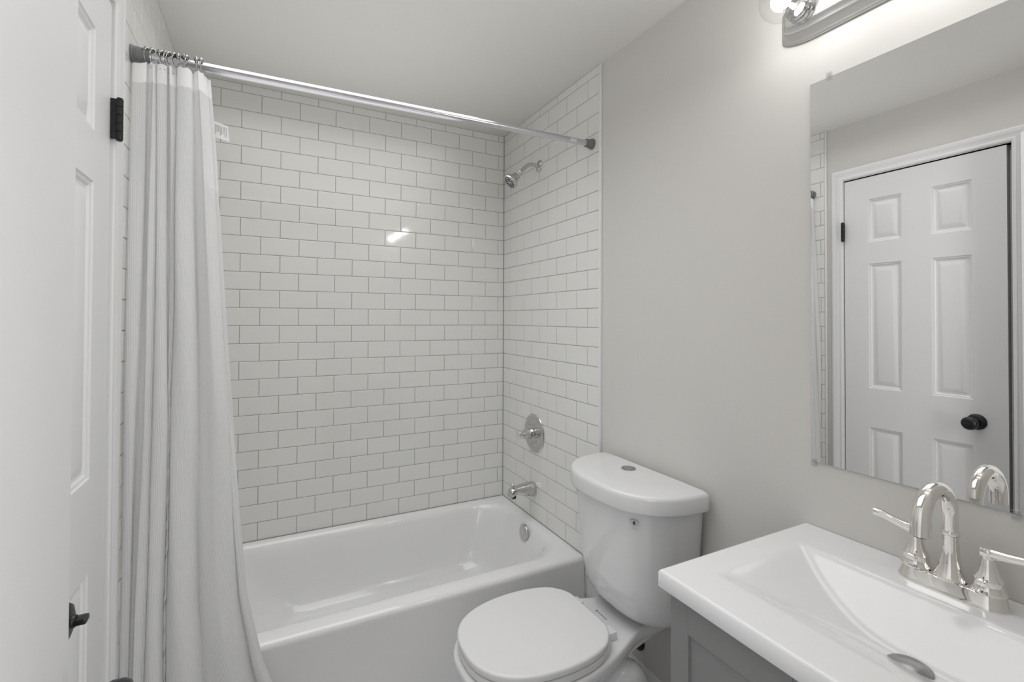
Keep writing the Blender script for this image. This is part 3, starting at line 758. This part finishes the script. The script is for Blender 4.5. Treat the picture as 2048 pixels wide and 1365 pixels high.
for _ in range(9):      # soften the creases between the basin faces
    DM[1:-1] = (DM[:-2] + 2*DM[1:-1] + DM[2:])/4
    DM[:, 1:-1] = (DM[:, :-2] + 2*DM[:, 1:-1] + DM[:, 2:])/4
grid = []
for i, x in enumerate(xs):
    row = []
    for j, y in enumerate(ys):
        z = CZ - float(DM[i, j])
        e = min(x-CXF, VY0-y, y-VY1)
        if e < r_: z -= r_ - math.sqrt(max(0, r_*r_-(r_-e)**2)) if e < r_ else 0
        row.append(b.verts.new((x, y, z)))
    grid.append(row)
for i in range(nx):
    for j in range(ny): b.faces.new((grid[i][j], grid[i+1][j], grid[i+1][j+1], grid[i][j+1]))
loop = [grid[i][0] for i in range(nx+1)] + [grid[nx][j] for j in range(1, ny+1)] + [grid[i][ny] for i in range(nx-1, -1, -1)] + [grid[0][j] for j in range(ny-1, 0, -1)]
low = [b.verts.new((v.co.x, v.co.y, CZ-0.033)) for v in loop]
low2 = [b.verts.new((v.co.x*0.995 - 0.001*0, VY0-0.004 if v.co.y > VY0-1e-4 else v.co.y, CZ-0.0355)) for v in loop]
n_ = len(loop)
for i in range(n_):
    k = (i+1) % n_; b.faces.new((loop[i], loop[k], low[k], low[i])); b.faces.new((low[i], low[k], low2[k], low2[i]))
obj('sink_body', b, m_count, snk, ang=50)
dxy = (-0.232, -1.953); dz_ = CZ - depth(*dxy)
b = NB(); lathe(b, (dxy[0], dxy[1], dz_-0.001), (0, 0, 1), [(0, 0.031), (0.0025, 0.0305), (0.004, 0.028), (0.0045, 0.024), (0.006, 0.022), (0.0068, 0.0)], 40); obj('drain', b, m_drain, snk, label='grey pop-up drain')

# ---------------------------------------------------------------- faucet
FX, FYc = -0.0500, -1.9400
fau = thing('faucet', 'polished nickel two-handle gooseneck faucet on the sink top below the mirror', 'faucet', (FX, FYc, CZ))
def stadium(cx, cy, L, r, z, n=16):
    pts = []
    for s, a0 in ((1, 0), (-1, 180)):
        for k in range(n+1):
            a = math.radians(a0+180*k/n); pts.append(Vector((cx+r*math.cos(a), cy+s*L+r*math.sin(a)*1.0, z)))
    return pts
b = NB(); rings = []
for ins, dz in ((0, 0.0), (0, 0.003), (0.002, 0.006), (0.0055, 0.019), (0.0068, 0.0225), (0.010, 0.0240), (0.016, 0.0243)):
    rings.append(stadium(FX, FYc, 0.051, 0.0285-ins, CZ+dz))
loft(b, rings); obj('base_plate', b, m_chrome2, fau, ang=40)
b = NB(); z0 = CZ+0.022
lathe(b, (FX, FYc, z0), (0, 0, 1), [(0, 0.0235), (0.004, 0.0245), (0.007, 0.0225), (0.018, 0.0180), (0.035, 0.0142), (0.055, 0.0122), (0.078, 0.0118), (0.080, 0.0138), (0.084, 0.0142), (0.087, 0.0130)], 40)
obj('spout_base', b, m_chrome2, fau, ang=40)
b = NB(); path = []
zc, rad = CZ+0.1365, 0.0555
path += [Vector((FX, FYc, z0+0.084)), Vector((FX, FYc, CZ+0.120))]
for k in range(0, 21):
    a = math.radians(183*k/20); path.append(Vector((FX-rad+rad*math.cos(a), FYc, zc+rad*math.sin(a)*1.02)))
path.append(path[-1]+Vector((-0.001, 0, -0.012)))
rr_ = [lerp(0.0118, 0.0146, min(1, max(0, (k-1)/20))) for k in range(len(path))]
tube(b, path, rr_, 32); sb = obj('gooseneck_spout', b, m_chrome2, fau, ang=50)
tip = path[-1]; b = NB(); lathe(b, tip+Vector((0, 0, 0.001)), (0, 0, -1), [(0, 0.0120), (0.002, 0.0115), (0.0025, 0)], 24); obj('aerator', b, m_blackin, sb)
for s in (1, -1):
    hy = FYc + s*0.0515
    b = NB(); lathe(b, (FX, hy, CZ+0.0235), (0, 0, 1), [(0, 0.0235), (0.003, 0.0245), (0.006, 0.0225), (0.009, 0.0205), (0.020, 0.0195), (0.022, 0.0205), (0.024, 0.0190), (0.032, 0.0145), (0.045, 0.0108), (0.055, 0.0096), (0.0565, 0.0088), (0.058, 0.0100), (0.072, 0.0102), (0.0745, 0.0085), (0.075, 0)], 36)
    hb = obj('handle', b, m_chrome2, fau, ang=40)
    # lever sweeps outward and up
    b = NB(); rings = []
    d = Vector((-0.22, s*0.97, 0)).normalized() if s > 0 else Vector((0.05, -1, 0)).normalized()
    w = Vector((-d.y, d.x, 0))
    for t, zz, hw_, th in ((-0.009, 0.0665, 0.0088, 0.0070), (0.0, 0.0665, 0.0095, 0.0085), (0.010, 0.0675, 0.0092, 0.0082), (0.024, 0.0705, 0.0084, 0.0072), (0.040, 0.0760, 0.0080, 0.0066), (0.053, 0.0805, 0.0082, 0.0068), (0.063, 0.0820, 0.0084, 0.0072), (0.066, 0.0820, 0.0078, 0.0064)):
        zz = zz if s > 0 else 0.0665 + (zz-0.0665)*0.35
        c0 = Vector((FX, hy, CZ+0.0235+zz)) + d*t
        rings.append([c0 + w*(hw_*math.copysign(abs(math.cos(a))**0.5, math.cos(a))) + Vector((0, 0, 1))*(th*math.copysign(abs(math.sin(a))**0.5, math.sin(a))) for a in [2*PI*k/20 for k in range(20)]])
    loft(b, rings); obj('lever', b, m_chrome2, hb, ang=50)

# ---------------------------------------------------------------- mirror with clips
MZ0, MZ1, MY0, MY1 = R+0.6285, R+1.5385, -1.6615, -2.225
mir = thing('mirror', 'frameless rectangular wall mirror above the sink reflecting the door', 'mirror', (0.004, -1.94, MZ0))
b = NB(); box(b, 0.0052, 0.0014, MY0, MY1, MZ0, MZ1, 0.0008, 1, mi=1)
for f in b.faces:
    if f.normal.x < -0.99: f.material_index = 0
bm2 = b; bm2.normal_update()
for f in bm2.faces: f.material_index = 0 if f.normal.x < -0.9 else 1
obj('glass', bm2, [m_mirror, m_mirback], mir, smooth=False)
def clip(y, z, s, m_):
    b = NB(); box(b, 0.0055, -0.0035, y-0.0055, y+0.0055, z+s*0.010, z+s*0.0005, 0.0008, 1)
    box(b, -0.0035, -0.0012, y-0.0055, y+0.0055, z+s*0.002, z-s*0.008, 0.0006, 1)
    lathe(b, (-0.0034, y, z+s*0.006), (-1, 0, 0), [(0, 0.003), (0.0012, 0.0026), (0.0015, 0)], 14)
    obj('mirror_clip', b, m_, mir)
clip(-1.7055, MZ1, 1, m_clear); clip(-2.17, MZ1, 1, m_clear)
clip(-1.668, MZ0, -1, m_clear); clip(-2.012, MZ0, -1, m_clear)

# ---------------------------------------------------------------- vanity light
LZ = R+1.7065; LY0, LY1 = -1.594, -2.206
vl_ = thing('vanity_light', 'brushed nickel vanity light bar on the wall above the mirror', 'wall light', (0.004, (LY0+LY1)/2, LZ))
b = NB(); rings = []
hh = 0.0575
for ins, dx in ((0.001, 0.0), (0.0, 0.002), (0.0, 0.006), (0.0025, 0.0085), (0.0060, 0.0100), (0.0085, 0.0125), (0.014, 0.0205), (0.0175, 0.0230), (0.0185, 0.0250), (0.0215, 0.0260), (0.0275, 0.0300), (0.0300, 0.0320), (0.0310, 0.0345), (0.036, 0.0355)):
    st_r = []
    Lh, He, Hf, Lc = (LY0-LY1)/2 - ins, 0.031-ins*0.55, hh-ins, 0.085
    ring_q = [(Lh, 0)] + [(Lh, He*k/2) for k in (1, 2)] + [(Lh - Lc*(1-math.cos(PI/2*k/12)), He + (Hf-He)*math.sin(PI/2*k/12)) for k in range(1, 13)]
    ring_q = ring_q + [(-a_, c_) for a_, c_ in ring_q[::-1]]
    ring_q = ring_q + [(a_, -c_) for a_, c_ in ring_q[::-1][1:-1]]
    for a_, c_ in ring_q: st_r.append(Vector((0.0055-dx*1.2, (LY0+LY1)/2 + a_, LZ + c_)))
    rings.append(st_r)
loft(b, rings); obj('back_plate', b, m_nickel, vl_, ang=22)
bulb_lab = ['clear globe bulb at the tub end of the vanity light', 'clear globe bulb in the middle of the vanity light', 'clear globe bulb at the doorway end of the vanity light']
for i, y in enumerate((-1.6685, -1.900, -2.1315)):
    b = NB(); lathe(b, (-0.0360, y, LZ-0.003), (-1, 0, 0), [(0, 0.030), (0.003, 0.0305), (0.006, 0.0255), (0.010, 0.0255), (0.012, 0.0285), (0.016, 0.0285), (0.018, 0.0245), (0.022, 0.0245), (0.024, 0.0265), (0.028, 0.0265), (0.030, 0.0225), (0.031, 0.0225), (0.032, 0.0235), (0.033, 0.0195), (0.0335, 0.0)], 36)
    obj('socket', b, m_chrome, vl_, ang=30)
    bl = thing('light_bulb', bulb_lab[i], 'light bulb', (-0.070, y, LZ-0.003), 'globe bulbs of the vanity light')
    cx = -0.1185
    b = NB(); pr = [(0.0, 0.0135), (0.006, 0.0150), (0.012, 0.0210)]
    for k in range(4, 25):
        a = PI*k/24; pr.append((0.0485-0.0475*math.cos(a), 0.0475*math.sin(a)))
    lathe(b, (cx+0.0485, y, LZ-0.003), (-1, 0, 0), pr, 36); obj('globe', b, m_glass, bl, ang=80)
    b = NB(); lathe(b, (cx+0.0480, y, LZ-0.003), (-1, 0, 0), [(0, 0.007), (0.015, 0.005), (0.028, 0.003)], 16); obj('stem', b, m_label, bl)
    b = NB(); ball(b, (cx+0.002, y, LZ-0.003), 0.0185, 20); obj('filament', b, m_glow, bl)
    ld = bpy.data.lights.new('bulb_light', 'POINT'); ld.energy = BULB_POWER; ld.shadow_soft_size = 0.03; ld.color = (1.0, 0.99, 0.975)
    lo = bpy.data.objects.new('bulb_light', ld); C.objects.link(lo); lo.location = (cx-0.002, y, LZ-0.003)
